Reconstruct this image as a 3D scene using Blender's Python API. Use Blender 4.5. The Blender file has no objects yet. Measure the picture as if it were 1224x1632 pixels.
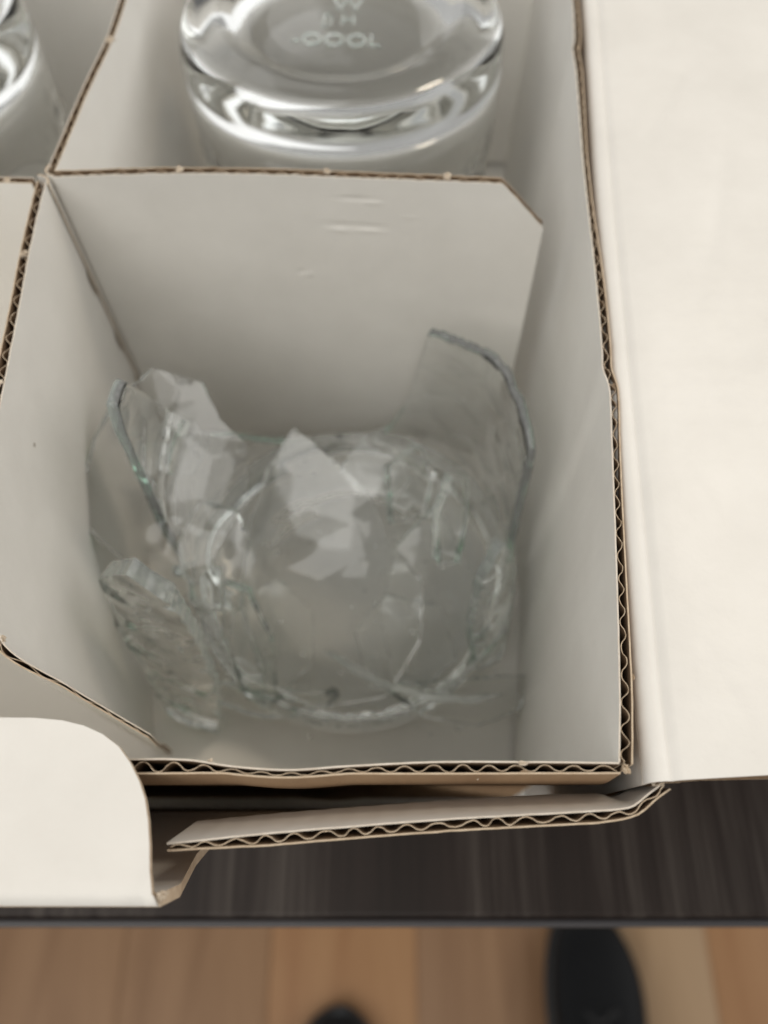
import bpy, math, random
import numpy as np
from mathutils import Vector, Matrix, noise
from mathutils.geometry import delaunay_2d_cdt

R = math.radians
random.seed(7)
sc = bpy.context.scene
COL = sc.collection

# ------------------------------------------------------------------ camera
TOP = 0.092                                   # height of the divider tops above the table (metres)
cam_d = bpy.data.cameras.new("camera")
cam = bpy.data.objects.new("camera", cam_d)
COL.objects.link(cam)
cam.location = (0.0, 0.0, 0.192)
cam.rotation_euler = (R(26.967), 0, 0)
cam_d.lens = 4.25
cam_d.sensor_fit = 'VERTICAL'
cam_d.sensor_height = 5.549
cam_d.sensor_width = 5.549
cam_d.clip_start = 0.005
cam_d.clip_end = 30
cam_d.dof.use_dof = True
cam_d.dof.focus_distance = 0.108
cam_d.dof.aperture_fstop = 1.95
sc.camera = cam

# ------------------------------------------------------------------ light of the room
w = bpy.data.worlds.new("World")
sc.world = w
w.use_nodes = True
bg = w.node_tree.nodes['Background']
bg.inputs[0].default_value = (1.0, 0.985, 0.955, 1)
bg.inputs[1].default_value = 0.40


def area(name, loc, target, size, power, col, size_y=None):
    d = bpy.data.lights.new(name, 'AREA')
    d.shape = 'RECTANGLE'
    d.size = size
    d.size_y = size_y or size
    d.energy = power
    d.color = col
    o = bpy.data.objects.new(name, d)
    COL.objects.link(o)
    o.location = loc
    o.rotation_euler = (Vector(target) - Vector(loc)).to_track_quat('-Z', 'Y').to_euler()
    return o


area("ceiling_lamp", (0.75, 0.85, 1.75), (0, .05, 0.05), 0.3, 7.5, (1.0, 0.86, 0.68))
area("window_light", (2.0, 0.4, 1.35), (0, .05, 0.05), 2.6, 29, (1.0, 0.99, 0.965), 2.0)
area("window_light_far", (-1.7, 2.2, 1.3), (0, .05, 0.05), 3.4, 20, (1.0, 0.995, 0.98), 2.4)
area("fill_light_near", (-0.8, -1.2, 1.75), (0, .05, 0.05), 2.4, 31, (1.0, 0.98, 0.935), 1.7)  # added fill from the viewer's side, no window known there

sc.view_settings.view_transform = 'Standard'
sc.view_settings.look = 'None'
sc.view_settings.exposure = -0.07
sc.view_settings.gamma = 1
sc.cycles.use_denoising = True
sc.cycles.max_bounces = 40
sc.cycles.diffuse_bounces = 8
sc.cycles.transmission_bounces = 36
sc.cycles.transparent_max_bounces = 12
sc.cycles.glossy_bounces = 8
sc.cycles.sample_clamp_indirect = 6
sc.cycles.caustics_refractive = True
sc.cycles.caustics_reflective = True
sc.cycles.blur_glossy = 0.5


# ------------------------------------------------------------------ materials
def mat(name, base, rough=0.5, spec=0.5):
    m = bpy.data.materials.new(name)
    m.use_nodes = True
    p = m.node_tree.nodes['Principled BSDF']
    p.inputs['Base Color'].default_value = (*base, 1)
    p.inputs['Roughness'].default_value = rough
    p.inputs['Specular IOR Level'].default_value = spec
    return m, m.node_tree, p


def N(nt, t, **kw):
    n = nt.nodes.new(t)
    for k, v in kw.items():
        if k.startswith('i_'):
            n.inputs[k[2:].replace('_', ' ')].default_value = v
        else:
            setattr(n, k, v)
    return n


def paper(name, c1, c2, scale, rough, bump, stretch=(1, 1, 1), specks=0.0, speck_col=(.3, .25, .2)):
    m, nt, p = mat(name, c1, rough, 0.35)
    L = nt.links.new
    tc = N(nt, 'ShaderNodeTexCoord')
    mp = N(nt, 'ShaderNodeMapping')
    mp.inputs['Scale'].default_value = stretch
    L(tc.outputs['Object'], mp.inputs[0])
    n1 = N(nt, 'ShaderNodeTexNoise', i_Scale=scale, i_Detail=6.0, i_Roughness=.6)
    L(mp.outputs[0], n1.inputs['Vector'])
    r = N(nt, 'ShaderNodeValToRGB')
    r.color_ramp.elements[0].position = .3
    r.color_ramp.elements[1].position = .7
    r.color_ramp.elements[0].color = (*c1, 1)
    r.color_ramp.elements[1].color = (*c2, 1)
    L(n1.outputs[0], r.inputs[0])
    col = r.outputs[0]
    if specks:
        v = N(nt, 'ShaderNodeTexVoronoi', i_Scale=85.0)
        L(tc.outputs['Object'], v.inputs['Vector'])
        lt = N(nt, 'ShaderNodeMath', operation='LESS_THAN')
        L(v.outputs['Distance'], lt.inputs[0])
        # only a few of the cells carry a speck
        sep = N(nt, 'ShaderNodeSeparateColor')
        L(v.outputs['Color'], sep.inputs[0])
        th = N(nt, 'ShaderNodeMapRange')
        th.inputs['From Min'].default_value = 1 - specks
        th.inputs['From Max'].default_value = 1.0
        th.inputs['To Min'].default_value = 0.0
        th.inputs['To Max'].default_value = 0.035
        L(sep.outputs[0], th.inputs[0])
        L(th.outputs[0], lt.inputs[1])
        mx = N(nt, 'ShaderNodeMix', data_type='RGBA')
        L(lt.outputs[0], mx.inputs['Factor'])
        L(col, mx.inputs['A'])
        mx.inputs['B'].default_value = (*speck_col, 1)
        col = mx.outputs['Result']
    L(col, p.inputs['Base Color'])
    n2 = N(nt, 'ShaderNodeTexNoise', i_Scale=scale * 9, i_Detail=4.0)
    L(mp.outputs[0], n2.inputs['Vector'])
    n3 = N(nt, 'ShaderNodeTexNoise', i_Scale=55.0, i_Detail=2.0)
    L(tc.outputs['Object'], n3.inputs['Vector'])
    b = N(nt, 'ShaderNodeBump', i_Strength=bump, i_Distance=0.0002)
    b2 = N(nt, 'ShaderNodeBump', i_Strength=bump * .8, i_Distance=0.0009)
    L(n2.outputs[0], b.inputs['Height'])
    L(n3.outputs[0], b2.inputs['Height'])
    L(b.outputs[0], b2.inputs['Normal'])
    L(b2.outputs[0], p.inputs['Normal'])
    return m


M_WHITE = paper("white_coated_board", (.70, .675, .63), (.76, .735, .69), 60, .42, .34, specks=.5)
M_WHITE_LIT = paper("white_board_lightened", (.77, .745, .70), (.82, .80, .755), 60, .5, .3, specks=.35)  # same white board, extra light for the cell walls put into its colour
M_KRAFT = paper("kraft_liner", (.27, .17, .095), (.36, .24, .14), 120, .8, .5, (1, 1, .12), .6, (.2, .12, .06))
M_EDGE = paper("cut_paper_edge", (.50, .38, .26), (.66, .54, .40), 700, .85, .8)
M_LEDGE = paper("cut_white_paper_edge", (.62, .54, .44), (.76, .69, .60), 700, .85, .8)
M_FLUTE_SHADE = paper("shaded_fluting_paper", (.15, .095, .055), (.22, .145, .085), 500, .85, .6)  # darkened paper: the shade inside the flutes is put into its colour
M_TUFT = paper("torn_kraft_paper", (.36, .25, .16), (.50, .38, .26), 700, .9, .8)
M_NICK = paper("torn_paper", (.52, .42, .31), (.72, .62, .50), 900, .9, 1.0)


def glass_mat(name, rough=0.0, bump=.03, scale=130.0, fac=.2):
    m, nt, p = mat(name, (1, 1, 1), 0.0, 0.5)
    nt.nodes.remove(p)
    L = nt.links.new
    out = nt.nodes['Material Output']
    g = N(nt, 'ShaderNodeBsdfGlass', i_IOR=1.5, i_Roughness=rough)
    g.inputs['Color'].default_value = (.996, .999, .998, 1)
    tc = N(nt, 'ShaderNodeTexCoord')
    n = N(nt, 'ShaderNodeTexNoise', i_Scale=scale, i_Detail=1.5)
    L(tc.outputs['Object'], n.inputs['Vector'])
    b = N(nt, 'ShaderNodeBump', i_Strength=bump, i_Distance=0.0006)
    L(n.outputs[0], b.inputs['Height'])
    L(b.outputs[0], g.inputs['Normal'])
    if rough:
        df = N(nt, 'ShaderNodeBsdfDiffuse')
        df.inputs['Color'].default_value = (.86, .88, .87, 1)
        L(b.outputs[0], df.inputs['Normal'])
        mx = N(nt, 'ShaderNodeMixShader', i_Fac=fac)
        L(g.outputs[0], mx.inputs[1])
        L(df.outputs[0], mx.inputs[2])
        L(mx.outputs[0], out.inputs['Surface'])
    else:
        L(g.outputs[0], out.inputs['Surface'])
    a = N(nt, 'ShaderNodeVolumeAbsorption', i_Density=.7)
    a.inputs['Color'].default_value = (.50, .85, .68, 1)
    L(a.outputs[0], out.inputs['Volume'])
    return m


M_GLASS = glass_mat("soda_lime_glass")
M_HACKLE = glass_mat("hackled_glass", .0, .9, 150.0)
M_SLIVER = glass_mat("bright_sliver_glass", .12, .5, 400.0, .32)  # white mixed in to paint the bright arc on the sliver
M_BREAK = glass_mat("glass_break_face", .10, .5, 400.0)


def table_mat():
    m, nt, p = mat("dark_woodgrain_laminate", (.03, .025, .024), .42, .22)
    L = nt.links.new
    tc = N(nt, 'ShaderNodeTexCoord')
    mp = N(nt, 'ShaderNodeMapping')
    mp.inputs['Scale'].default_value = (1, .03, 1)
    L(tc.outputs['Object'], mp.inputs[0])
    n1 = N(nt, 'ShaderNodeTexNoise', i_Scale=330.0, i_Detail=5.0, i_Roughness=.65)
    L(mp.outputs[0], n1.inputs['Vector'])
    n2 = N(nt, 'ShaderNodeTexNoise', i_Scale=38.0, i_Detail=2.0)
    L(mp.outputs[0], n2.inputs['Vector'])
    ml = N(nt, 'ShaderNodeMath', operation='MULTIPLY')
    L(n1.outputs[0], ml.inputs[0])
    L(n2.outputs[0], ml.inputs[1])
    r = N(nt, 'ShaderNodeValToRGB')
    e = r.color_ramp.elements
    e[0].position, e[0].color = .12, (.0125, .0080, .0062, 1)
    e[1].position, e[1].color = .42, (.056, .045, .038, 1)
    k = e.new(.26)
    k.color = (.021, .014, .0112, 1)
    L(ml.outputs[0], r.inputs[0])
    L(r.outputs[0], p.inputs['Base Color'])
    b = N(nt, 'ShaderNodeBump', i_Strength=.35, i_Distance=0.0002)
    L(n1.outputs[0], b.inputs['Height'])
    L(b.outputs[0], p.inputs['Normal'])
    return m


def plank_mat(name, a, c):
    m, nt, p = mat(name, a, .45, .4)
    L = nt.links.new
    tc = N(nt, 'ShaderNodeTexCoord')
    mp = N(nt, 'ShaderNodeMapping')
    mp.inputs['Scale'].default_value = (1, .09, 1)
    L(tc.outputs['Object'], mp.inputs[0])
    n1 = N(nt, 'ShaderNodeTexNoise', i_Scale=26.0, i_Detail=6.0, i_Roughness=.6, i_Distortion=.8)
    L(mp.outputs[0], n1.inputs['Vector'])
    r = N(nt, 'ShaderNodeValToRGB')
    e = r.color_ramp.elements
    e[0].position, e[0].color = .32, (*a, 1)
    e[1].position, e[1].color = .68, (*c, 1)
    L(n1.outputs[0], r.inputs[0])
    L(r.outputs[0], p.inputs['Base Color'])
    b = N(nt, 'ShaderNodeBump', i_Strength=.2, i_Distance=0.0005)
    L(n1.outputs[0], b.inputs['Height'])
    L(b.outputs[0], p.inputs['Normal'])
    return m


M_TABLE = table_mat()
M_BAND = mat("table_edge_lit", (.05, .047, .05), .35)[0]  # lighter colour stands for light caught on the bevelled edge
M_PLANK = [plank_mat("oak_plank_brown", (.22, .118, .058), (.34, .20, .108)),
           plank_mat("oak_plank_red", (.30, .145, .062), (.41, .23, .11)),
           plank_mat("oak_plank_pale", (.30, .185, .095), (.42, .28, .16))]
M_LEG = mat("dark_metal", (.03, .03, .032), .4)[0]


def leather():
    m, nt, p = mat("black_shoe_leather", (.006, .0065, .0075), .5, .22)
    n = N(nt, 'ShaderNodeTexNoise', i_Scale=90.0, i_Detail=4.0)
    b = N(nt, 'ShaderNodeBump', i_Strength=.3, i_Distance=0.0008)
    nt.links.new(n.outputs[0], b.inputs['Height'])
    nt.links.new(b.outputs[0], p.inputs['Normal'])
    return m


M_SHOE = leather()
M_SOLE = mat("black_rubber_sole", (.014, .016, .018), .6)[0]
M_LINING = mat("dark_shoe_lining", (.02, .02, .022), .9)[0]
M_LACE = mat("black_shoe_lace", (.016, .016, .017), .8)[0]


# ------------------------------------------------------------------ object helpers
def link(name, verts, faces, mats, parent=None, mi=None, smooth=True):
    me = bpy.data.meshes.new(name)
    me.from_pydata([tuple(map(float, v)) for v in verts], [], faces)
    for m in (mats if isinstance(mats, (list, tuple)) else [mats]):
        me.materials.append(m)
    if mi is not None:
        me.polygons.foreach_set('material_index', mi)
    me.polygons.foreach_set('use_smooth', [smooth] * len(me.polygons))
    me.update()
    o = bpy.data.objects.new(name, me)
    COL.objects.link(o)
    if parent is not None:
        o.parent = parent
    return o


def tag(o, label=None, cat=None, group=None, kind=None):
    if label: o['label'] = label
    if cat: o['category'] = cat
    if group: o['group'] = group
    if kind: o['kind'] = kind
    return o


def thing(name, label, cat, loc=(0, 0, 0), rz=0, group=None):
    o = bpy.data.objects.new(name, None)
    o.empty_display_size = .01
    COL.objects.link(o)
    o.location = loc
    o.rotation_euler = (0, 0, rz)
    return tag(o, label, cat, group)


class Path:
    """smooth path through plan points, addressed by arc length"""
    def __init__(self, pts, smooth=True):
        P = [Vector(p) for p in pts]
        out = []
        for i in range(len(P) - 1):
            a, b = P[i], P[i + 1]
            pa = P[i - 1] if i else a - (b - a)
            pb = P[i + 2] if i + 2 < len(P) else b + (b - a)
            n = 10
            for k in range(n):
                t = k / n
                if smooth:
                    ta = (b - pa) * .5 * min(1, (b - a).length / max((b - pa).length, 1e-9) * 2)
                    tb = (pb - a) * .5 * min(1, (b - a).length / max((pb - a).length, 1e-9) * 2)
                    h = (2*t**3 - 3*t*t + 1) * a + (t**3 - 2*t*t + t) * ta + (-2*t**3 + 3*t*t) * b + (t**3 - t*t) * tb
                else:
                    h = a.lerp(b, t)
                out.append(h)
        out.append(P[-1])
        self.p = np.array([list(v) for v in out])
        d = np.linalg.norm(np.diff(self.p, axis=0), axis=1)
        self.s = np.concatenate([[0], np.cumsum(d)])
        self.L = float(self.s[-1])

    def at(self, u):
        return np.stack([np.interp(u, self.s, self.p[:, k]) for k in range(self.p.shape[1])], -1)


def split_side(verts, faces, mi, s):
    """give the cut faces corners of their own, so that the shading breaks at the rim"""
    verts = [tuple(v) for v in verts]
    dup = {}
    out = []
    for f, m in zip(faces, mi):
        if m == s:
            g = []
            for i in f:
                if i not in dup:
                    dup[i] = len(verts); verts.append(verts[i])
                g.append(dup[i])
            out.append(tuple(g))
        else:
            out.append(f)
    return verts, out


def slab(S, us, vs, olo, ohi, name, mats, parent, side=(0, 1, 2), edge_noise=0.0, seed=0):
    """closed sheet following the surface S(u, v) between two offsets along its normal"""
    U, V = np.meshgrid(us, vs, indexing='ij')
    P = S(U, V)
    e = 1e-5
    ev = 1e-4
    du = S(U + e, V) - S(U - e, V)
    dv = S(U, np.minimum(V + ev, 1)) - S(U, np.maximum(V - ev, 0))
    n = np.cross(du, dv)
    n /= np.maximum(np.linalg.norm(n, axis=-1, keepdims=True), 1e-12)
    lo = olo(U, V) if callable(olo) else olo + 0 * U
    hi = ohi(U, V) if callable(ohi) else ohi + 0 * U
    A = P + n * hi[..., None]
    B = P + n * lo[..., None]
    if edge_noise:
        rs = np.random.RandomState(seed)
        j = rs.normal(0, edge_noise, len(us))
        j = (j + np.roll(j, 1)) / 2
        dirv = dv[:, 0] / np.maximum(np.linalg.norm(dv[:, 0], axis=-1, keepdims=True), 1e-9)
        A[:, 0] += dirv * j[:, None]
        B[:, 0] += dirv * j[:, None]
    nu, nv = len(us), len(vs)
    verts = np.concatenate([A.reshape(-1, 3), B.reshape(-1, 3)])
    ia = lambda i, k: i * nv + k
    ib = lambda i, k: nu * nv + i * nv + k
    f, mi = [], []
    for i in range(nu - 1):
        for k in range(nv - 1):
            f.append((ia(i, k), ia(i, k + 1), ia(i + 1, k + 1), ia(i + 1, k))); mi.append(side[0])
            f.append((ib(i, k), ib(i + 1, k), ib(i + 1, k + 1), ib(i, k + 1))); mi.append(side[1])
        f.append((ia(i, 0), ia(i + 1, 0), ib(i + 1, 0), ib(i, 0))); mi.append(side[2])
        f.append((ia(i, nv - 1), ib(i, nv - 1), ib(i + 1, nv - 1), ia(i + 1, nv - 1))); mi.append(side[2])
    for k in range(nv - 1):
        f.append((ia(0, k), ib(0, k), ib(0, k + 1), ia(0, k + 1))); mi.append(side[2])
        f.append((ia(nu - 1, k), ia(nu - 1, k + 1), ib(nu - 1, k + 1), ib(nu - 1, k))); mi.append(side[2])
    verts, f = split_side(verts, f, mi, side[2])
    o = link(name, verts, f, mats, parent, mi)
    # crisp rim where the sheet is cut
    for p in o.data.polygons:
        if mi[p.index] == side[2]:
            p.use_smooth = False
    return o


LIN = 0.00022


def board(name, S, L, parent, tlo, thi, pos_mat, neg_mat, u0=0.0, pitch=.0036, step=.0009, vn=14,
          vfirst=.004, disp=None, seed=1, label=None, vs=None, edge=M_EDGE, flute_depth=None):
    """corrugated board: two liners and a wave of fluting between them"""
    us = np.linspace(u0, L, max(6, int((L - u0) / step)))
    if vs is None:
        vs = np.concatenate([[0], np.linspace(vfirst, .2, 10)[:-1], np.linspace(.2, 1, vn)])
    TL = tlo if callable(tlo) else (lambda U: tlo + 0 * U)
    TH = thi if callable(thi) else (lambda U: thi + 0 * U)
    D = disp or (lambda U, V: .000025 * np.sin(2 * math.pi * U / pitch) * np.clip(V * 8, 0, 1))
    P = slab(S, us, vs, lambda U, V: TH(U) - LIN + D(U, V), lambda U, V: TH(U) + D(U, V), name,
             [pos_mat, M_FLUTE_SHADE, M_LEDGE if edge is M_EDGE else edge], parent, edge_noise=.00006, seed=seed)
    if label: P['label'] = label
    slab(S, us, vs, lambda U, V: TL(U), lambda U, V: TL(U) + LIN, "back_liner",
         [M_FLUTE_SHADE, neg_mat, edge], P, edge_noise=.00006, seed=seed + 5)
    uf = np.linspace(u0 + .0003, L - .0003, int((L - u0) / pitch * 14))
    ph = np.random.RandomState(seed)
    k = ph.uniform(-1, 1, 40)
    jit = lambda U: .00055 * np.interp(U * 190 % 39, range(40), k) + .0004 * np.sin(U * 61 + seed)
    amp = ph.uniform(.62, 1.0, 60)

    def wave(U):
        a = np.interp(U / pitch % 59, range(60), amp)
        mid = (TL(U) + TH(U)) / 2
        hh = (TH(U) - TL(U)) / 2 - LIN - .00009
        s = np.sin(2 * math.pi * (U + jit(U)) / pitch)
        s = np.sign(s) * np.abs(s) ** .8
        return mid + hh * a * s
    vf = np.array([.0045, .05, .09, .15, .3, .5, .7, .995])
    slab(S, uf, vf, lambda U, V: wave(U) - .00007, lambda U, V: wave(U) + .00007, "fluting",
         [M_FLUTE_SHADE, M_FLUTE_SHADE, edge], P, edge_noise=.00012, seed=seed + 9)
    return P


def vertical(path, ztop, zbot, lean=None):
    def S(U, V):
        xy = path.at(U)
        zt = ztop(U) if callable(ztop) else ztop + 0 * U
        z = zt + (zbot - zt) * V
        out = np.concatenate([xy, z[..., None]], -1)
        if lean:
            out[..., :2] += lean(U, V, z)
        return out
    return S


def nick(parent, p, sx, sy, sz, rz, m=M_NICK, seed=0):
    """a torn tuft of paper where the perforation held"""
    rs = np.random.RandomState(seed)
    k_ = .5 if m is M_TUFT else .72
    sx, sy, sz = sx * k_, sy * k_, sz * k_
    vs, fs = [], []
    nu, nv = 12, 7
    for i in range(nu):
        for j in range(nv):
            a = 2 * math.pi * i / nu
            b = math.pi * (j + .5) / nv
            q = rs.uniform(.35, 1.5)
            x, y, z = math.cos(a) * math.sin(b) * sx * q, math.sin(a) * math.sin(b) * sy * q, math.cos(b) * sz * q
            vs.append((p[0] + x * math.cos(rz) - y * math.sin(rz), p[1] + x * math.sin(rz) + y * math.cos(rz), p[2] + z))
    for i in range(nu):
        for j in range(nv - 1):
            i2 = (i + 1) % nu
            fs.append((i * nv + j, i * nv + j + 1, i2 * nv + j + 1, i2 * nv + j))
    fs.append([i * nv for i in range(nu)])
    fs.append([i * nv + nv - 1 for i in range(nu)][::-1])
    o = link("paper_nick", vs, fs, m, parent, smooth=False)
    return o


def box_mesh(x0, x1, y0, y1, z0, z1, bev=0.0):
    import bmesh
    bm = bmesh.new()
    bmesh.ops.create_cube(bm, size=1)
    for v in bm.verts:
        v.co = ((x0 + x1) / 2 + v.co.x * (x1 - x0), (y0 + y1) / 2 + v.co.y * (y1 - y0), (z0 + z1) / 2 + v.co.z * (z1 - z0))
    if bev:
        bmesh.ops.bevel(bm, geom=bm.edges[:], offset=bev, segments=3, affect='EDGES', profile=.5)
    vs = [v.co[:] for v in bm.verts]
    bm.verts.index_update()
    fs = [[v.index for v in f.verts] for f in bm.faces]
    bm.free()
    return vs, fs


# ================================================================== the floor and the table
floor = link("floor", *box_mesh(-2.2, 2.2, -2.2, 2.2, -.80, -.757), mat("floor_underlay", (.08, .05, .03), .8)[0])
tag(floor, "brown wood plank floor far below the table edge", None, None, "structure")
seams = [-1.4985 + .1530 * k for k in range(0, 20)]
xs = [-.1185 + .153 * k for k in range(-11, 12)]
order = [0, 1, 0, 2, 0, 1, 2, 0, 2, 0, 0, 0, 2, 1, 0, 2, 0, 1, 0, 2, 0, 1, 0]
rp = random.Random(3)
plank_me = {}
for i, x in enumerate(xs[:-1]):
    ya = -2.0 + rp.uniform(-.4, 0)
    # plank left of the red one is brown, right ones pale
    while ya < 2.0:
        if abs(x - (-.1185)) < .01: mi_ = 1
        elif x < -.12 and x > -.5: mi_ = 0
        elif abs(x - .0345) < .01: mi_ = 0
        elif abs(x - .1875) < .01: mi_ = 2
        elif abs(x - .3405) < .01: mi_ = 1
        else: mi_ = rp.choice([0, 1, 2])
        Lp = 1.38
        key = mi_
        if key not in plank_me:
            vs, fs = box_mesh(0, .1526, 0, 1.3796, -.008, 0, .0005)
            pk = link("plank", vs, fs, M_PLANK[mi_], floor)
            plank_me[key] = pk
        else:
            pk = plank_me[key].copy()
            COL.objects.link(pk)
            pk.parent = floor
        pk.location = (x, ya, -.75 + rp.uniform(-.0003, .0003))
        ya += Lp

table = thing("table", "dark wood-grain table whose near edge runs below the box", "table", (0, 0, -.75))
TH_ = .75
tt = link("tabletop", *box_mesh(-.75, .75, -.0014, .80, TH_ - .032, TH_, .0012), M_TABLE, table)
band = link("edge_band", *box_mesh(-.75, .75, -.0032, -.00145, TH_ - .031, TH_ - .0007, .0006), M_BAND, table)
leg_me = None
for (x, y) in ((-.68, .08), (.68, .08), (-.68, .72), (.68, .72)):
    if leg_me is None:
        lg = link("leg", *box_mesh(-.025, .025, -.025, .025, 0, TH_ - .033, .003), M_LEG, table)
        leg_me = lg
    else:
        lg = leg_me.copy(); COL.objects.link(lg); lg.parent = table
    lg.location = (x, y, 0)
table['label'] = "dark brown wood-grain table with faint grey streaks under the white box"


# ================================================================== the outer box
box = thing("cardboard_box", "open white corrugated box with its side flap folded out to the right", "box")
mm = .001
ZF = .0924
# bottom
pth = Path([(-.170, .123), (.046, .123)], False)


def S_bottom(U, V):
    return np.stack([-.168 + U, .0200 + V * .2190, .0006 + 0 * U], -1)


board("bottom_panel", S_bottom, .2145, box, 0, .0016, M_WHITE_LIT, M_KRAFT, vn=6, step=.01)

rw = Path([(.0322, .0140), (.0326, .0250), (.0338, .0431), (.0358, .0755), (.0388, .1211), (.0430, .1757), (.0475, .2370)])


def S_rwall(U, V):
    xy = rw.at(U)
    z = .0896 + (.003 - .0896) * V
    bow = -.0006 * np.sin(np.pi * V)
    return np.stack([xy[..., 0] - bow, xy[..., 1] + .0058 * V * np.exp(-U / .03), z], -1)


board("side_wall", S_rwall, rw.L, box, -.0017, 0, M_WHITE, M_KRAFT, seed=3)

# profile of the rounded fold and the flap: distance from the wall face (x) against height (z)
prof = []
for a in np.linspace(0, 90, 9):
    r_ = .0017
    prof.append((r_ - r_ * math.cos(R(a)), .0899 + r_ * math.sin(R(a)) * 1.15))
prof += [(.0022, .0919), (.00262, .09175), (.0029, .09155), (.0032, .0917), (.0036, .0920), (.0045, .09215), (.008, .0923),
         (.014, .0924), (.030, .0922), (.060, .0916), (.100, .0905), (.150, .088), (.165, .087)]
prof = np.array(prof)
pd = np.concatenate([[0], np.cumsum(np.linalg.norm(np.diff(prof, axis=0), axis=1))])
PL = pd[-1]


def S_flap(U, V):
    d = (1 - V) * PL
    x = np.interp(d, pd, prof[:, 0]); z = np.interp(d, pd, prof[:, 1])
    xy = rw.at(np.clip(U, 0, rw.L))
    # the cut near edge of the flap runs straight out to the right
    yy = xy[..., 1] + .0010 * np.clip(x / .02, 0, 1) * np.clip(1 - U / .05, 0, 1)
    yy = yy - .0016 * np.clip((x - .03) / .12, 0, 1)
    z = z + .00022 * np.sin(U * 70 + x * 40) * np.clip(x / .02, 0, 1)
    z = z + .00012 * np.sin(U * 160 + 1.3 - x * 60) * np.clip(x / .01, 0, 1)
    X, Y = xy[..., 0] + x, yy
    for (x0, y0, x1, y1, w_, a) in FLAP_MARKS:      # soft creases and rubs pressed into the flap
        lx, ly = x1 - x0, y1 - y0
        t = np.clip(((X - x0) * lx + (Y - y0) * ly) / (lx * lx + ly * ly), 0, 1)
        d2 = (X - x0 - t * lx) ** 2 + (Y - y0 - t * ly) ** 2
        z = z - a * np.exp(-d2 / (w_ * w_))
    return np.stack([X, Y, z], -1)


FLAP_MARKS = [(.0640, .128, .0560, .100, .0016, .00022), (.0600, .150, .0500, .131, .0012, .00014), (.0420, .0300, .0455, .0220, .0008, .00006),
              (.0375, .0180, .0470, .0172, .0009, -.00007), (.0435, .060, .0470, .051, .0011, .00008), (.0400, .0900, .0405, .0480, .0010, -.00006),
              (.0540, .090, .0580, .074, .0014, -.00010), (.0375, .0420, .0380, .0280, .0008, .00005)]
vflap = np.unique(np.concatenate([1 - pd[:17] / PL, 1 - np.arange(.0085, .032, .0006) / PL, np.linspace(0, 1 - .034 / PL, 14)]))
board("side_flap", S_flap, rw.L, box, -.0018, 0, M_WHITE, M_KRAFT, vs=vflap, seed=4, step=.0012,
      label="wide white flap folded flat out to the right")

# other walls of the box
lw = Path([(-.1665, .2350), (-.1680, .0140)], False)
board("side_wall", vertical(lw, .0905, .003), lw.L, box, -.0017, 0, M_WHITE, M_KRAFT, seed=8, step=.004)
bw = Path([(.0470, .2375), (-.1665, .2360)], False)
board("back_wall", vertical(bw, .0905, .003), bw.L, box, -.0017, 0, M_WHITE, M_KRAFT, seed=9, step=.004)

# front panel: leans out towards the viewer, its right end is cut on a slant
fp = [(.0019, .0925), (.0030, .0845), (.0072, .0700), (.0112, .060), (.0150, .050), (.0178, .030), (.0190, .003)]
fpd = np.concatenate([[0], np.cumsum([math.dist(fp[i], fp[i + 1]) for i in range(len(fp) - 1)])])
fpa = np.array(fp)


def front_right(z):
    return np.interp(z, [.003, .050, .060, .070, .0845, .0925], [.033, -.010, -.0262, -.0268, -.0252, -.0254])


def S_front(U, V):
    d = V * fpd[-1]
    y = np.interp(d, fpd, fpa[:, 0]); z = np.interp(d, fpd, fpa[:, 1])
    x = -.168 + (front_right(z) + .168) * U
    return np.stack([x, y, z], -1)


def slab_simple(name, S, us, vs, t, mats, parent, seed=1):
    return slab(S, us, vs, -t, 0, name, mats, parent, seed=seed, edge_noise=0)


slab_simple("front_panel", S_front, np.linspace(0, 1, 60), np.unique(np.concatenate([fpd / fpd[-1], np.linspace(0, 1, 24)])), .0015,
            [M_WHITE, M_WHITE, M_EDGE], box)

# the rounded tuck tab hinged on the front panel, folded back over the divider
K = 1.062
tab_edge = [(-44.6, 20.0), (-40.5, 19.95), (-37.2, 19.65), (-34.6, 19.05), (-32.3, 18.1), (-30.2, 16.7), (-28.6, 14.9), (-27.3, 12.9),
            (-26.4, 11.0), (-25.8, 8.9), (-25.3, 6.4), (-24.9, 3.9), (-24.4, 1.5), (-23.9, .45)]
tab_edge = [(x * mm * K, y * mm * K) for x, y in tab_edge]


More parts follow.
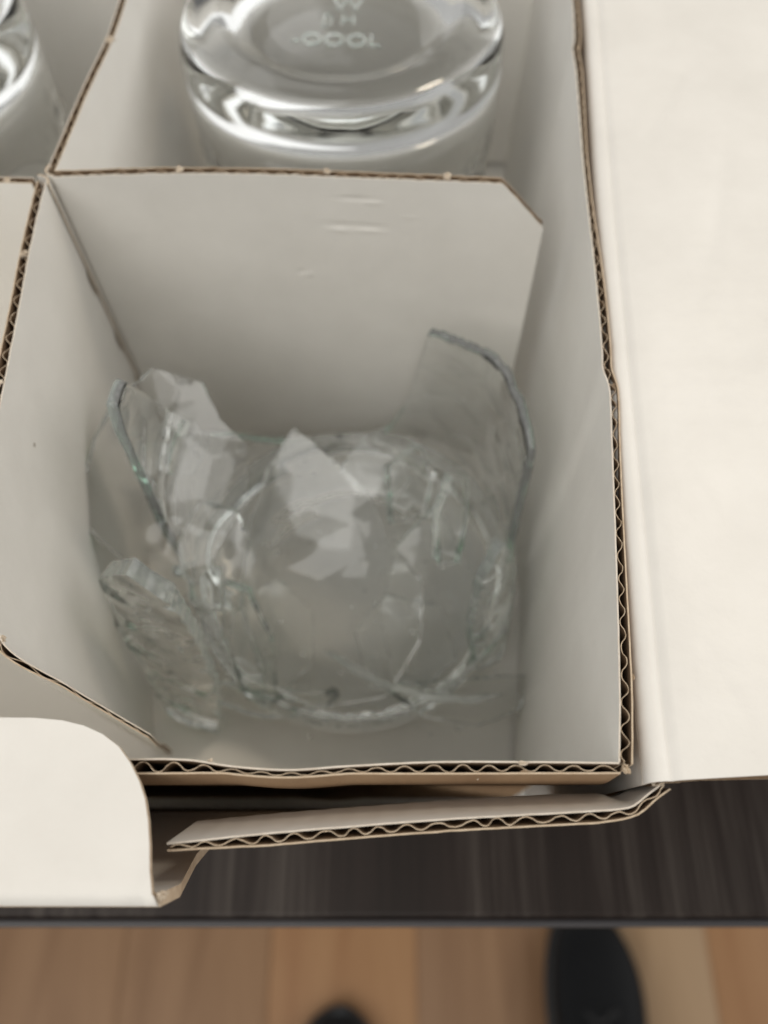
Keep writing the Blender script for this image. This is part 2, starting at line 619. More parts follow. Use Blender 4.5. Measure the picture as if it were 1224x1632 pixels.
def plate(name, outline, zfun, t, mats, parent, step=.0016):
    """flat cut piece with an exact outline and a fine inner grid, top z from zfun"""
    pts = []
    for i in range(len(outline)):
        a, b = Vector(outline[i]), Vector(outline[(i + 1) % len(outline)])
        n = max(1, int((b - a).length / step))
        for k in range(n):
            pts.append(a.lerp(b, k / n))
    nb = len(pts)
    edges = [(i, (i + 1) % nb) for i in range(nb)]
    xs_ = [p.x for p in pts]; ys_ = [p.y for p in pts]

    def inside(x, y):
        c = False
        for i in range(nb):
            a, b = pts[i], pts[(i + 1) % nb]
            if (a.y > y) != (b.y > y) and x < (b.x - a.x) * (y - a.y) / (b.y - a.y) + a.x:
                c = not c
        return c
    y = min(ys_) + step
    while y < max(ys_):
        x = min(xs_) + step
        while x < max(xs_):
            if inside(x, y) and min((p.x - x) ** 2 + (p.y - y) ** 2 for p in pts) > (step * .5) ** 2:
                pts.append(Vector((x, y)))
            x += step
        y += step
    v2, e2, f2, ov, oe, of = delaunay_2d_cdt(pts, edges, [], 1, 1e-7)
    n = len(v2)
    verts = [(p.x, p.y, zfun(p.x, p.y)) for p in v2] + [(p.x, p.y, zfun(p.x, p.y) - t) for p in v2]
    fs = [tuple(f) for f in f2] + [tuple(i + n for i in reversed(f)) for f in f2]
    mi = [0] * len(f2) + [1] * len(f2)
    cnt = {}
    for f in f2:
        for i in range(len(f)):
            a, b = f[i], f[(i + 1) % len(f)]
            cnt[(a, b)] = 1
    for (a, b) in list(cnt):
        if (b, a) not in cnt:
            low = max(verts[a][1], verts[b][1]) < .0016
            fs.append((b, a, a + n, b + n)); mi.append(3 if low else 2)
    verts, fs = split_side(verts, fs, mi, 2)
    o = link(name, verts, fs, mats, parent, mi)
    for p in o.data.polygons:
        if mi[p.index] == 2: p.use_smooth = False
    return o


def z_tab(x, y):
    z = .0945 - .00025 * math.sin(x * 90 + 1) * math.sin(y * 110)
    # the rounded hinge and the crumple at its corner
    if y < .0016:
        z -= .0012 * (1 - y / .0016) ** 2
    cx, cy = x + .0268, y - .0030
    z += .0004 * math.exp(-((cx / .0007) ** 2 + (cy / .0028) ** 2))
    z -= .0005 * math.exp(-(((cx + .0012) / .0008) ** 2 + ((cy) / .0030) ** 2))
    cx, cy = x + .0305, y - .0042
    z += .0002 * math.exp(-((cx / .0032) ** 2 + ((cy - .08 * cx) / .00035) ** 2))
    return z


o_ = plate("tuck_tab", [(-.168, .0008)] + [(-.168, .0212)] + tab_edge, z_tab, .0011, [M_WHITE, M_KRAFT, M_EDGE, M_WHITE], box)
o_['label'] = "white tuck tab with one rounded corner"
nick(box, (-.0250, .0016, .0936), .0009, .0007, .0007, .5, seed=3)

# dust flap: hinged at the right corner, bent, with its corrugated edge up
dtop = Path([(-.0261, .0073), (-.0123, .0086), (.0067, .0100), (.0221, .0108), (.0287, .0112), (.0308, .0117), (.0328, .0131), (.0349, .0144)])
dcr = Path([(-.0246, .0106), (-.0124, .0117), (.0073, .0131), (.0221, .0139), (.0290, .0140), (.0306, .0136), (.0322, .0142), (.0345, .0153)])
dbo = Path([(-.0200, .0116), (-.0110, .0130), (.0073, .0144), (.0221, .0151), (.0290, .0152), (.0306, .0136), (.0318, .0142), (.0330, .0150)])


def S_dust(U, V):
    # U runs right to left is not needed: plus side faces the box
    a = dtop.at(U * dtop.L); b = dcr.at(U * dcr.L); c = dbo.at(U * dbo.L)
    t1 = np.clip(V / .35, 0, 1)[..., None]
    t2 = np.clip((V - .35) / .25, 0, 1)[..., None]
    t3 = np.clip((V - .60) / .40, 0, 1)[..., None]
    d3 = np.stack([.014 * (1 - U), .0046 * (1 - U * .35) - 0 * U], -1)
    xy = a + (b - a) * t1 + (c - b) * t2 + d3 * t3
    z = .0900 + (.0815 - .0900) * t1[..., 0] + (.066 - .0815) * t2[..., 0] + (.032 - .066) * t3[..., 0]
    dip = np.exp(-((U - .925) / .02) ** 2) * .0006
    z = z - dip * (1 - V)
    return np.concatenate([xy, z[..., None]], -1)


def board_u(name, S, Lm, parent, **kw):
    return board(name, lambda U, V: S(np.clip(U / Lm, 0, 1), V), Lm, parent, **kw)


td = lambda U: -.0016 + .0006 * np.clip(1 - U / .012, 0, 1) + .0004 * np.clip((U - .052) / .008, 0, 1)
board_u("dust_flap", S_dust, dtop.L, box, tlo=td, thi=0.0, pos_mat=M_WHITE, neg_mat=M_KRAFT, seed=12,
        vs=np.unique(np.concatenate([np.linspace(0, .3, 5), np.linspace(.3, .42, 6), np.linspace(.42, 1, 6)])), step=.0008,
        label="narrow white dust flap leaning out with a bent end")
nick(box, (.0353, .0146, .0900), .0010, .0006, .0008, .3, M_TUFT, seed=8)
nick(box, (.0341, .0142, .0898), .0008, .0006, .0008, .1, M_NICK, seed=18)


# ================================================================== the divider insert
ins = thing("divider_insert", "white corrugated divider insert parting the box into cells", "box divider")
ZB = .0034

near_in = Path([(-.1640, .0165), (-.0900, .0166), (-.0303, .0168), (-.0241, .0167), (-.0185, .0159), (-.0117, .0155), (-.0040, .0160),
                (.0068, .0165), (.0222, .0164), (.0289, .0163)])
nx = near_in


def t_near(U):
    x = near_in.at(U)[..., 0]; y = near_in.at(U)[..., 1]
    return -np.maximum(y - .0149, .0011)


def near_lean(z):
    """the front of the insert bellies inwards below its rim"""
    return np.interp(z, [.003, .030, .050, .070, .080, .085, .092], [.0079, .0073, .0045, .0018, .0004, -.0001, 0])  # belly shaped to keep the gap at the dust flap in shade


def ztop_near(U):
    return TOP + .0002 * np.sin(U * 140)


P = board("front_panel", vertical(near_in, ztop_near, ZB, lambda U, V, z: np.stack([0 * V, near_lean(z)], -1)), near_in.L, ins, t_near, 0.0, M_WHITE_LIT, M_KRAFT, seed=21, pitch=.0036)
nick(P, (.0170, .0162, .0920), .0009, .0004, .0003, 0, seed=31)
nick(P, (.0172, .0152, .0917), .0008, .0005, .0005, 0, M_TUFT, seed=32)
nick(P, (-.0215, .0165, .0919), .0005, .0003, .0003, .4, seed=33)
nick(P, (.0118, .0149, .0885), .00015, .0002, .0009, .4, M_NICK, seed=34)

right_in = Path([(.0288, .0163), (.0301, .0252), (.0321, .0427), (.0341, .0631), (.0349, .0722), (.0344, .0762), (.0347, .0797),
                 (.0357, .0970), (.0367, .1216), (.0383, .1500), (.0384, .1570), (.0391, .1600), (.0403, .1739), (.0425, .2360)])


def t_right(U):
    # board slightly crushed towards the far side
    y = right_in.at(U)[..., 1]
    return -(.0016 - .0003 * np.clip((y - .05) / .05, 0, 1) + .0002 * np.sin(y * 90))


def lean_right(U, V, z):
    xy = np.zeros(z.shape + (2,))
    xy[..., 0] = .0010 * np.sin(np.pi * V) * np.sin(U * 30)
    xy[..., 1] = near_lean(z) * np.exp(-U / .03)
    return xy


P = board("side_panel", vertical(right_in, lambda U: TOP + .0002 * np.sin(U * 90 + 2), ZB, lean_right), right_in.L, ins, t_right, 0.0,
          M_WHITE_LIT, M_KRAFT, seed=23, pitch=.0034)
nick(P, (.0322, .0270, .0918), .0005, .0009, .0004, 0, M_TUFT, seed=41)
nick(P, (.0360, .0733, .0917), .0006, .0009, .0005, 0, M_TUFT, seed=42)
nick(P, (.0298, .0156, .0915), .0007, .0010, .0006, .3, M_EDGE, seed=43)
nick(P, (.0402, .1585, .0914), .0006, .0010, .0006, .1, M_TUFT, seed=44)

left_in = Path([(-.1635, .2320), (-.1650, .0165)], False)
board("side_panel", vertical(left_in, TOP, ZB), left_in.L, ins, -.0018, 0, M_WHITE_LIT, M_KRAFT, seed=25, step=.004)
back_in = Path([(.0455, .2325), (-.1635, .2325)], False)
board("back_panel", vertical(back_in, TOP, ZB), back_in.L, ins, -.0018, 0, M_WHITE_LIT, M_KRAFT, seed=26, step=.004)

# cross divider behind the broken glass: white both sides, one corner cut off
cross = Path([(-.0606, .1195), (-.0400, .1204), (-.0200, .1201), (.0000, .1190), (.0215, .1178), (.0306, .1170)])


def ztop_cross(U):
    x = cross.at(U)[..., 0]
    return TOP - np.clip((x - .0216) / (.0306 - .0216), 0, 1) * .0095


def dents(U, V):
    x = cross.at(U)[..., 0]; z = TOP - V * (TOP - ZB)
    d = 0 * x
    # (x, z, size x, size z, depth): creases and scuffs pressed into the face
    for (cx, cz, sx, sz, a) in ((-.0055, .0875, .0032, .00035, -.0003), (-.0020, .0868, .0014, .0003, .0003),
                                (-.0085, .0800, .0016, .00035, .00030), (-.0030, .0802, .0020, .00030, .00030),
                                (-.0085, .0812, .003, .0006, -.00020), (-.0030, .0812, .003, .0006, -.00020),
                                (-.0158, .0680, .0006, .0007, .0003), (-.0172, .0686, .0007, .0006, -.0003),
                                (.0050, .0838, .001, .0003, .00015)):
        d = d - a * np.exp(-((x - cx) / sx) ** 2 - ((z - cz) / sz) ** 2)
    return d


zz = np.unique(np.concatenate([np.linspace(0, .32, 70), np.linspace(.32, 1, 24)]))


def S_cross(U, V):
    xy = cross.at(U)
    zt = ztop_cross(U)
    z = zt + (ZB - zt) * V
    y = xy[..., 1] - .0022 * np.sin(np.pi * V) * np.clip((xy[..., 0] + .06) / .09, 0, 1)
    return np.stack([xy[..., 0], y, z], -1)


def cross_front(U, V):
    zt = ztop_cross(U)
    return -dents(U, (TOP - (zt + (ZB - zt) * V)) / (TOP - ZB))


# the face towards the broken glass is the minus side of this board: build it with the dents
us_ = np.linspace(0, cross.L, 150)
Pc = slab(S_cross, us_, zz, lambda U, V: 0 - cross_front(U, V) * 1.0, lambda U, V: LIN - cross_front(U, V) * 1.0, "divider_panel",
          [M_FLUTE_SHADE, M_WHITE, M_LEDGE], ins, edge_noise=.00006, seed=51)
Pc['label'] = "cross divider panel with one corner cut off and small pressed creases"
slab(S_cross, us_, np.linspace(0, 1, 12), .0018 - LIN, .0018, "back_liner", [M_WHITE_LIT, M_FLUTE_SHADE, M_EDGE], Pc, edge_noise=.00006, seed=52)
uf_ = np.linspace(.0002, cross.L - .0002, 400)
wv = lambda U: .0009 + .00052 * np.sin(2 * math.pi * (U + .0004 * np.sin(U * 300)) / .0037)
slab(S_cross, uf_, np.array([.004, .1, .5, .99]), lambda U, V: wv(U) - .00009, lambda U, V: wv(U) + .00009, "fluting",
     [M_FLUTE_SHADE, M_FLUTE_SHADE, M_EDGE], Pc, edge_noise=.0001, seed=53)
for k_, (x, y) in enumerate(((-.0375, .1213), (-.0105, .1208), (.0115, .1196))):
    nick(Pc, (x, y, .0922), .0009, .0010, .0005, 0, seed=60 + k_)

# divider to the left of the broken glass, bent at its near end, corner cut off
ldp = Path([(-.0356, .0241), (-.0400, .0262), (-.0443, .0283), (-.0504, .0318), (-.0545, .0440), (-.0585, .0654), (-.0592, .0735),
            (-.0600, .0874), (-.0609, .1013), (-.0614, .1145), (-.0614, .1188)])


def ztop_ld(U):
    x = ldp.at(U)
    return TOP - np.clip((x[..., 0] + .0504) / .0148, 0, 1) * .0220


def slits(U, V):
    y = ldp.at(U)[..., 1]; z = TOP - V * (TOP - ZB)
    d = 0 * y
    for cz in (.0660, .0470, .0300):
        d = d + .0009 * np.exp(-((y - .1190) / .0016) ** 2 - (np.abs(z - cz) / .0036) ** 6)
    return d


ul_ = np.linspace(0, ldp.L, 130)
vl_ = np.concatenate([[0], np.linspace(.004, 1, 60)])
TL_ = lambda U: .0007 + .0011 * np.clip((U - .010) / .015, 0, 1)     # the bent end is pressed flat
Sl = vertical(ldp, ztop_ld, ZB, lambda U, V, z: np.stack([-.014 * V * np.exp(-U / .012), .0085 * V * np.exp(-U / .02)], -1))
Pl = slab(Sl, ul_, vl_, lambda U, V: slits(U, V), lambda U, V: LIN + slits(U, V), "divider_panel", [M_FLUTE_SHADE, M_WHITE, M_LEDGE], ins,
          edge_noise=.00006, seed=71)
Pl['label'] = "bowed divider panel with slanted near end"
slab(Sl, ul_, np.linspace(0, 1, 10), lambda U, V: TL_(U) - LIN, lambda U, V: TL_(U), "back_liner", [M_WHITE_LIT, M_FLUTE_SHADE, M_EDGE], Pl, edge_noise=.00006, seed=72)
uf_ = np.linspace(.0002, ldp.L - .0002, 420)
wl = lambda U: TL_(U) * (.5 + .30 * np.sin(2 * math.pi * (U + .0004 * np.sin(U * 300)) / .0036))
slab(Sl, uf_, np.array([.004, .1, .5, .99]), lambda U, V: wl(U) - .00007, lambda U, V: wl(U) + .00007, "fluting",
     [M_FLUTE_SHADE, M_FLUTE_SHADE, M_EDGE], Pl, edge_noise=.0001, seed=73)
nick(Pl, (-.0618, .1005, .0921), .0009, .0010, .0005, 0, seed=74)
nick(Pl, (-.0603, .0735, .0921), .0010, .0010, .0006, 0, seed=75)
nick(Pl, (-.0508, .0320, .0915), .0008, .0008, .0006, 0, seed=76)

# left-hand row divider and the one that runs to the back
lr = Path([(-.1630, .1175), (-.1200, .1185), (-.0900, .1183), (-.0700, .1187), (-.0640, .1185)])
P = board("divider_panel", vertical(lr, TOP, ZB), lr.L, ins, -.0007, .0009, M_WHITE_LIT, M_WHITE_LIT, seed=81, step=.003)
nick(P, (-.0688, .1188, .0921), .0009, .0009, .0005, 0, seed=82)
ulp = Path([(-.0612, .1216), (-.0603, .1300), (-.0590, .1429), (-.0566, .1609), (-.0560, .1739), (-.0555, .2000), (-.0560, .2310)])
P = board("divider_panel", vertical(ulp, TOP, ZB), ulp.L, ins, -.0008, .0008, M_WHITE_LIT, M_WHITE_LIT, seed=83, step=.003)
nick(P, (-.0565, .1600, .0921), .0016, .0008, .0005, .1, seed=84)
# rounded folds where the boards meet at the crossing
for (cx, cy, r_, a0, a1, sd) in ((-.0606, .1216, .0016, 130, 275, 85), (-.0632, .1178, .0022, 0, 95, 86)):
    pts = [(cx + r_ * math.cos(R(a)), cy + r_ * math.sin(R(a))) for a in np.linspace(a0, a1, 10)]
    pc = Path(pts, False)
    slab(vertical(pc, TOP + .0001, ZB), np.linspace(0, pc.L, 16), np.array([0, .01, .3, 1]), -.00014, .00014, "fold",
         [M_WHITE, M_WHITE, M_EDGE], ins, seed=sd)

# ================================================================== glass
HEXW = 2 * math.pi * .038 / 18
HEXH = HEXW * .866


def facet(phi, z, z0=.024, z1=.078, depth=.0003, rr=.038):
    """hollow of the hexagonal thumb-print pattern at this place of the wall"""
    x = (phi % (2 * math.pi)) * rr
    best = 1e9
    row = round((z - z0) / HEXH)
    for r_ in (row - 1, row, row + 1):
        off = HEXW / 2 if r_ % 2 else 0
        cz = z0 + r_ * HEXH
        c = round((x - off) / HEXW) * HEXW + off
        for cc in (c,):
            d = (x - cc) ** 2 + (z - cz) ** 2
            best = min(best, d)
    d = math.sqrt(best) / (HEXW * .577)
    f = depth * (1 - min(d, 1.15) ** 2)
    edge = min(1, max(0, (z - z0 + .004) / .005)) * min(1, max(0, (z1 - z) / .004))
    return f * edge


BASE_O = [(0, .0034), (.008, .0034), (.0165, .0033), (.0205, .0030), (.0232, .0021), (.0250, .0010), (.0268, .0002), (.0290, 0), (.0325, .0001),
          (.0345, .0007), (.0362, .0020), (.0373, .0042), (.0378, .0070), (.0380, .0105), (.0380, .0145)]
BASE_I = [(.0357, .0190), (.0350, .0160), (.0332, .0138), (.0305, .0126), (.0260, .0120), (.0180, .0117), (.009, .0116), (0, .0116)]
TUMH = .0825


def tumbler_mesh(name, hfun, parent, nphi=330, nz=56, jag=0.0):
    verts, faces = [], []
    rows = []
    prof = []          # (kind, r, zparam)
    for r_, z in BASE_O: prof.append(('b', r_, z))
    for k in range(1, nz + 1): prof.append(('o', .0380, k / nz))
    prof.append(('r', .0374, 1.0)); prof.append(('r', .0366, 1.0))
    for k in range(nz // 2, 0, -1): prof.append(('i', .0360, k / (nz // 2)))
    for r_, z in BASE_I: prof.append(('b', r_, z))
    n = len(prof)
    idx = {}
    for j, (kind, r_, zp) in enumerate(prof):
        if kind == 'b' and r_ == 0:
            idx[j] = len(verts); verts.append((0, 0, zp)); continue
        idx[j] = len(verts)
        for i in range(nphi):
            a = 2 * math.pi * i / nphi
            h = hfun(a)
            zb_, zi_ = .0145, .0190
            if kind == 'b':
                z = zp; rr = r_
                if zp > .0128 and j > len(BASE_O):
                    z = .0128 + (zp - .0128) * min(1, (h - .0008 - .0128) / .0062)
            elif kind == 'o':
                z = zb_ + (h - .0006 - zb_) * zp
                rr = r_ - facet(a, z)
                if zp == 1: rr -= .0001
            elif kind == 'r':
                z = h - (0 if r_ > .0370 else .0001) + (jag * noise.noise(Vector((a * 30, r_ * 900, 3.1))) if jag else 0)
                rr = r_
            else:
                zl = min(zi_, h - .0008)
                z = zl + (h - .0007 - zl) * zp
                rr = r_
            verts.append((rr * math.cos(a), rr * math.sin(a), z))
    for j in range(n - 1):
        a, b = idx[j], idx[j + 1]
        if prof[j][0] == 'b' and prof[j][1] == 0:
            for i in range(nphi): faces.append((a, b + (i + 1) % nphi, b + i))
        elif prof[j + 1][0] == 'b' and prof[j + 1][1] == 0:
            for i in range(nphi): faces.append((a + i, a + (i + 1) % nphi, b))
        else:
            for i in range(nphi):
                i2 = (i + 1) % nphi
                faces.append((a + i, a + i2, b + i2, b + i))
    mi = []
    for j in range(n - 1):
        rim = jag and (prof[j][0] == 'r' or prof[j + 1][0] == 'r')
        mi += [1 if rim and hfun(2 * math.pi * i / nphi) > .020 else 0 for i in range(nphi)]
    return link(name, verts, faces, [M_GLASS, M_BREAK], parent, mi)


# intact tumbler, upside down in the cell behind
tb = thing("tumbler", "whole glass tumbler standing upside down in the cell behind the broken one", "drinking glass", (-.0098, .1832, .0032),
           0, "intact tumblers upside down in the box")
body = tumbler_mesh("glass_body", lambda a: TUMH, tb)
body.rotation_euler = (math.pi, 0, 0)
body.location = (0, 0, TUMH)


def emboss(txt, size, x, y, parent, rz=0):
    c = bpy.data.curves.new("emboss", 'FONT')
    c.body = txt
    c.size = size
    c.extrude = .00010
    c.bevel_depth = .00010
    c.bevel_resolution = 2
    c.align_x = 'CENTER'; c.align_y = 'CENTER'
    t = bpy.data.objects.new("tmp", c)
    COL.objects.link(t)
    dg = bpy.context.evaluated_depsgraph_get()
    me = bpy.data.meshes.new_from_object(t.evaluated_get(dg))
    bpy.data.objects.remove(t)
    me.materials.clear(); me.materials.append(M_BREAK)
    o = bpy.data.objects.new("embossed_mark", me)
    COL.objects.link(o)
    o.parent = parent
    o.location = (x, y, TUMH - .0034 + .00026)
    o.rotation_euler = (0, 0, rz)
    return o


emboss("-OOOL", .0062, -.0010, -.0080, tb, R(-3))
emboss("[: H", .0052, -.0006, -.0005, tb, R(-2))
emboss("W", .0074, .0014, .0055, tb, R(0))

tb2 = thing("tumbler", "whole glass tumbler upside down in the far left cell, cut by the left frame edge", "drinking glass",
            (-.1210, .1790, .0032), R(40), "intact tumblers upside down in the box")
for ch in list(tb.children):
    c = ch.copy(); COL.objects.link(c); c.parent = tb2

# broken tumbler: what is left standing of the wall, by angle
br = [(-180, .0835), (-177, .0780), (-174, .0600), (-171, .0400), (-167, .0240), (-160, .0165),
      (-125, .0160), (-85, .0160), (-45, .0160), (-15, .0165),
      (-4, .0210), (2, .0280), (5, .0400), (8, .0600), (11, .0620), (21, .0640), (30, .0670), (38, .0675), (47, .0650), (55, .0640),
      (62, .0630), (65, .0500), (69, .0340), (75, .0220), (84, .0165), (95, .0160), (108, .0170), (117, .0200), (127, .0260),
      (134, .0320), (146, .0400), (151, .0460), (156, .0580), (162, .0670), (167, .0760), (172, .0830), (180, .0835)]
bra = np.array(br)


def h_broken(a):
    d = math.degrees(a)
    if d > 180: d -= 360
    h = float(np.interp(d, bra[:, 0], bra[:, 1]))
    if -178 < d < 168:
        h += .0008 * noise.noise(Vector((d * .21, 5, 1))) + .0005 * noise.noise(Vector((d * .7, 2, 1)))
    return max(h - .001, .0138)


bt = thing("broken_tumbler", "broken clear glass tumbler with a jagged wall in the front cell", "broken glass", (-.0078, .0742, .0032), 0)
tumbler_mesh("glass_body", h_broken, bt, nphi=480, nz=60, jag=.00035)


def shard(name, outline, radius, t, loc, rot, label, cat="glass shard", fscale=1.0, flat=False, step=.0009, body=None):
    """a broken piece of tumbler wall: outline in millimetres along the curve and up"""
    pts = []
    rs = random.Random(len(label))
    ol = [Vector((x * mm, y * mm)) for x, y in outline]
    for i in range(len(ol)):
        a, b = ol[i], ol[(i + 1) % len(ol)]
        n = max(1, int((b - a).length / .0012))
        for k in range(n):
            p = a.lerp(b, k / n)
            if k: p += Vector((rs.uniform(-1, 1), rs.uniform(-1, 1))) * .00022
            pts.append(p)
    nb = len(pts)
    edges = [(i, (i + 1) % nb) for i in range(nb)]

    def inside(x, y):
        c = False
        for i in range(nb):
            a, b = pts[i], pts[(i + 1) % nb]
            if (a.y > y) != (b.y > y) and x < (b.x - a.x) * (y - a.y) / (b.y - a.y) + a.x:
                c = not c
        return c
    bpts = pts[:]
    y = min(p.y for p in bpts) + step
    while y < max(p.y for p in bpts):
        x = min(p.x for p in bpts) + step
        while x < max(p.x for p in bpts):
            if inside(x, y) and min((p.x - x) ** 2 + (p.y - y) ** 2 for p in bpts) > (step * .6) ** 2:
                pts.append(Vector((x, y)))
            x += step
        y += step
    v2, e2, f2, a_, b_, c_ = delaunay_2d_cdt(pts, edges, [], 1, 1e-7)
    n = len(v2)

    def pos(p, side):
        ph = p.x / radius
        fc = facet(ph + 3.0, p.y + .019 + .030, .019, .2, .0008) * fscale if side else 0
        r_ = radius + (t / 2 - fc if side else -t / 2)
        return (r_ * math.sin(ph), radius - r_ * math.cos(ph), p.y)
    verts = [pos(p, 1) for p in v2] + [pos(p, 0) for p in v2]
    # a middle ring gives the break face a conchoidal, uneven look
    fs = [tuple(f) for f in f2] + [tuple(i + n for i in reversed(f)) for f in f2]
    mi = []
    cnt = set()
    for f in f2:
        for i in range(len(f)):
            cnt.add((f[i], f[(i + 1) % len(f)]))
    flat_ids = []
    for (a, b) in sorted(cnt):
        if (b, a) not in cnt:
            flat_ids.append(len(fs))
            fs.append((b, a, a + n, b + n))
    verts, fs = split_side(verts, fs, [1 if k >= flat_ids[0] else 0 for k in range(len(fs))], 1)
    o = link(name, verts, fs, [body or M_GLASS, M_BREAK], None, [1 if k >= flat_ids[0] else 0 for k in range(len(fs))])
    for k in flat_ids: o.data.polygons[k].use_smooth = False
    o.location = loc
    o.rotation_euler = rot
    tag(o, label, cat)
    return o


SH = "glass_shard"
shard(SH, [(-17, -25), (-6, -31), (9, -30), (18, -19), (20, -7), (13, 4), (11, 14), (4, 22), (-3, 29), (-10, 21), (-16, 9), (-20, -5)], .058, .0026,
      (-0.0121, 0.0649, 0.0400), (R(-56), R(-6), R(4)),
      "large pointed shard with pale hexagonal facets leaning in the middle of the broken glass", fscale=.75)
shard(SH, [(-17, -3), (-14, -12), (-5, -16), (6, -27), (12, -14), (16, 3), (13, 13), (7, 16), (2, 22), (-8, 22), (-14, 14), (-17, 5)], .052, .0026,
      (-0.0434, 0.0745, 0.0560), (R(-58), R(8), R(-14)),
      "faceted shard lying against the left side of the broken glass")
shard(SH, [(-5, -22), (3, -25), (6, -6), (5, 12), (1, 20), (-4, 12), (-6, -4)], .0375, .0028,
      (0.0232, 0.0587, 0.0340), (R(-14), R(6), R(38)),
      "narrow upright shard with bright edges beside the right wall of the cell", fscale=.5)
shard(SH, [(-20, 8), (-14, 3.4), (-6, -.6), (3, -3.4), (12, -4.6), (21, -3.6), (12, -3.3), (3, -1.9), (-6, .9), (-13, 4.8)], .0375, .0026,
      (0.0072, 0.0435, 0.0240), (R(-66), R(4), R(4)),
      "curved sliver with a bright arc edge at the front of the broken glass", fscale=0, body=M_SLIVER)
shard(SH, [(-4, -5), (3, -6), (6, 0), (3, 5), (-3, 6), (-6, 1)], .0375, .0026,
      (-0.0420, 0.0847, 0.0550), (R(-62), R(12), R(10)),
      "small six-sided chip near the top left of the broken glass", fscale=.3)
shard(SH, [(-7, -5), (0, -8), (7, -4), (8, 2), (2, 6), (-6, 5)], .0375, .0026,
      (-0.0018, 0.0920, 0.0340), (R(-66), R(16), R(-30)),
      "small dark-edged chip at the back of the broken glass", fscale=.3)
shard(SH, [(-3, -9), (2, -10), (4, 0), (3, 9), (-1, 10), (-4, 2)], .0375, .0030,
      (0.0140, 0.0735, 0.0440), (R(-35), R(24), R(28)),
      "short blade-shaped shard with two bright edges right of the pointed shard", fscale=0)
shard(SH, [(-7, -32), (5, -35), (8, -14), (8, 8), (6, 24), (0, 31), (-6, 27), (-8, 10), (-7, -12)], .0375, .0042,
      (-0.0430, 0.0459, 0.0400), (R(-10), R(-2), R(-14)),
      "thick speckled shard standing at the front left beside the bowed divider", fscale=1.0, body=M_HACKLE)
shard(SH, [(-4, -16), (3, -17), (5, 0), (2, 13), (-3, 15), (-6, 2)], .0375, .0026,
      (-0.0285, 0.0517, 0.0300), (R(-34), R(-12), R(-6)),
      "slender shard standing just right of the thick speckled shard", fscale=.5)
shard(SH, [(-10, -18), (2, -22), (11, -14), (12, 0), (6, 9), (2, 20), (-7, 12), (-12, -3)], .052, .0026,
      (0.0106, 0.0609, 0.0320), (R(-55), R(4), R(8)),
      "broad clear shard propped between the pointed shard and the tall right wall piece")


shard(SH, [(-17, 3), (-8, -4), (4, -7), (14, -5), (19, 2), (9, 3), (-4, 4)], .0375, .0026,
      (0.0166, 0.0430, 0.0170), (R(-64), R(2), R(6)),
      "pale crescent shard lying at the front right of the glass base", fscale=.3)
shard(SH, [(-14, -3), (-2, -5), (12, -3), (14, 1), (2, 3), (-13, 2)], .0375, .0026,
      (-0.0243, 0.0427, 0.0160), (R(-40), R(0), R(-3)),
      "low horizontal shard across the front with thin parallel edge lines", fscale=0)
shard(SH, [(-7, -10), (3, -13), (8, -2), (6, 8), (-2, 12), (-8, 3)], .0375, .0026,
      (-0.0350, 0.0662, 0.0420), (R(-56), R(-6), R(2)),
      "bluish faceted shard just left of the pointed shard", fscale=.9)
shard(SH, [(-6, -8), (5, -9), (9, -1), (4, 8), (-5, 6)], .0375, .0026,
      (0.0054, 0.0867, 0.0360), (R(-30), R(20), R(40)),
      "angular shard at the back between the pointed shard and the right wall piece", fscale=.9)

shard(SH, [(-9, -12), (2, -15), (10, -6), (9, 6), (1, 13), (-8, 7)], .050, .0026,
      (-0.0251, 0.0544, 0.0260), (R(-58), R(6), R(-4)),
      "pale shard lying over the base between the slender shard and the pointed shard", fscale=.9)
shard(SH, [(-10, -8), (1, -12), (11, -7), (10, 5), (-1, 11), (-9, 5)], .050, .0026,
      (0.0039, 0.0536, 0.0240), (R(-60), R(-4), R(14)),
      "pale hexagon-patterned shard lying over the base left of the upright blade", fscale=.9)

# crumbs of glass in the bottom and on the rim of the base
rc = random.Random(11)
vs, fs = [], []
for q in range(90):
    a = rc.uniform(0, 2 * math.pi)
    d = .044 * math.sqrt(rc.random())
    x, y = -.0060 + d * math.cos(a), .0755 + d * math.sin(a)
    z = .0032 + (.0118 if d < .033 else (.018 if d < .0385 else 0.0005))
    if .033 < d < .040 or y > .113 or not -.052 < x < .030: continue
    s_ = rc.uniform(.0003, .0013) * (1 if rc.random() < .8 else 1.6)
    n0 = len(vs)
    rot = Matrix.Rotation(rc.uniform(0, 6.28), 3, Vector((rc.random(), rc.random(), rc.random())).normalized())
    for c_ in ((1, 0, 0), (-.8, .5, 0), (-.3, -.9, .1), (.1, 0, .8), (.2, .3, -.6)):
        v = rot @ (Vector(c_) * s_)
        vs.append((x + v.x, y + v.y, z + s_ * .7 + v.z))
    for f in ((0, 1, 3), (1, 2, 3), (2, 0, 3), (1, 0, 4), (2, 1, 4), (0, 2, 4)):
        fs.append(tuple(n0 + k for k in f))
cr = link("glass_crumbs", vs, fs, M_GLASS, smooth=False)
tag(cr, "tiny glass crumbs scattered under the shards", None, None, "stuff")


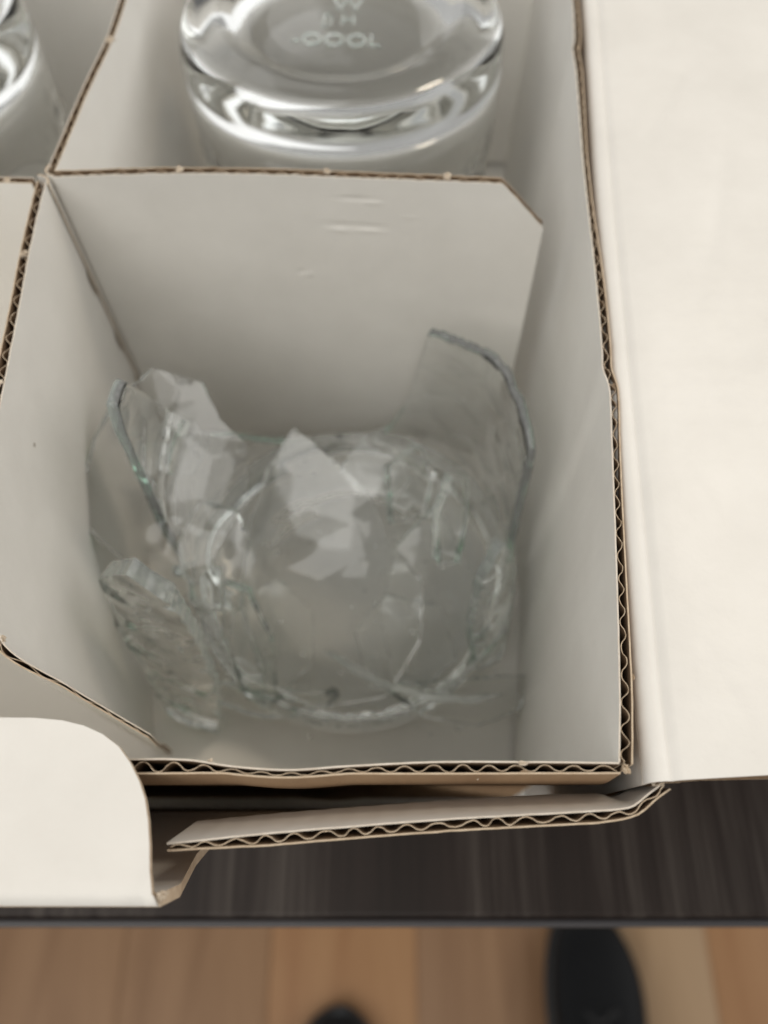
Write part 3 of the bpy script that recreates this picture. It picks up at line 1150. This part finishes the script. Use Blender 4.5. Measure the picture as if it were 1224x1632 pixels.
# ================================================================== shoes on the floor
def shoe(label, loc, rz, mirror=1):
    t = thing("shoe", label, "shoe", loc, rz, "shoes of the person at the table")
    # stations from toe to heel: distance back, half width, height, side shift
    st = [(0, .004, .016, 0), (.006, .018, .026, .001), (.018, .030, .036, .002), (.040, .0400, .045, .003), (.070, .0455, .052, .003),
          (.100, .0455, .060, .001), (.135, .0400, .076, -.002), (.170, .0355, .094, -.003), (.210, .0345, .100, -.002),
          (.250, .0330, .098, 0), (.275, .0270, .092, 0), (.286, .012, .080, 0)]
    n = 28

    def ring(f, k, lo, hi, ext):
        d, hw, h, sx = f
        a = 2 * math.pi * k / n
        c, s_ = math.cos(a), math.sin(a)
        x = (hw + ext) * math.copysign(abs(c) ** .8, c)
        z = lo + (hi(h) - lo) * (.5 + .5 * math.copysign(abs(s_) ** .75, s_))
        return ((x + sx) * mirror, -d, z)
    vs, fs = [], []
    for f in st:
        for k in range(n): vs.append(ring(f, k, .018, lambda h: h, 0))
    for j in range(len(st) - 1):
        for k in range(n):
            fs.append((j * n + k, j * n + (k + 1) % n, (j + 1) * n + (k + 1) % n, (j + 1) * n + k))
    fs.append(list(range(n))); fs.append(list(range((len(st) - 1) * n, len(st) * n)))
    up = link("upper", vs, fs, M_SHOE, t)
    m = up.modifiers.new("s", 'SUBSURF'); m.levels = 2; m.render_levels = 2
    vs, fs = [], []
    for f in st:
        d = f[0] * 1.02 - .003
        for k in range(n): 
            p = ring((d, f[1], f[2], f[3]), k, 0, lambda h: .022, .0035)
            vs.append(p)
    for j in range(len(st) - 1):
        for k in range(n):
            fs.append((j * n + k, j * n + (k + 1) % n, (j + 1) * n + (k + 1) % n, (j + 1) * n + k))
    fs.append(list(range(n))); fs.append(list(range((len(st) - 1) * n, len(st) * n)))
    so = link("sole", vs, fs, M_SOLE, t)
    m = so.modifiers.new("s", 'SUBSURF'); m.levels = 1; m.render_levels = 2
    for q in range(4):
        d = .095 + q * .018
        h = .060 + (d - .10) * .62
        pts = []
        for k in range(9):
            x = -.018 + .036 * k / 8
            pts.append((x, -d + .004 * math.cos(k), h + .004 - (x / .018) ** 2 * .006))
        vs, fs = [], []
        for (x, y, z) in pts:
            for a in range(6):
                vs.append((x * mirror, y + .003 * math.cos(a * math.pi / 3), z + .0018 * math.sin(a * math.pi / 3)))
        for i in range(8):
            for a in range(6):
                fs.append((i * 6 + a, i * 6 + (a + 1) % 6, i * 6 + 6 + (a + 1) % 6, i * 6 + 6 + a))
        link("lace", vs, fs, M_LACE, t)
    return t


shoe("black shoe whose rounded toe reaches under the table edge at the right", (.2060, .0040, -.75), R(2), 1)
shoe("black shoe with only its toe tip showing at the bottom centre", (-.0430, -.0880, -.75), R(-2), -1)
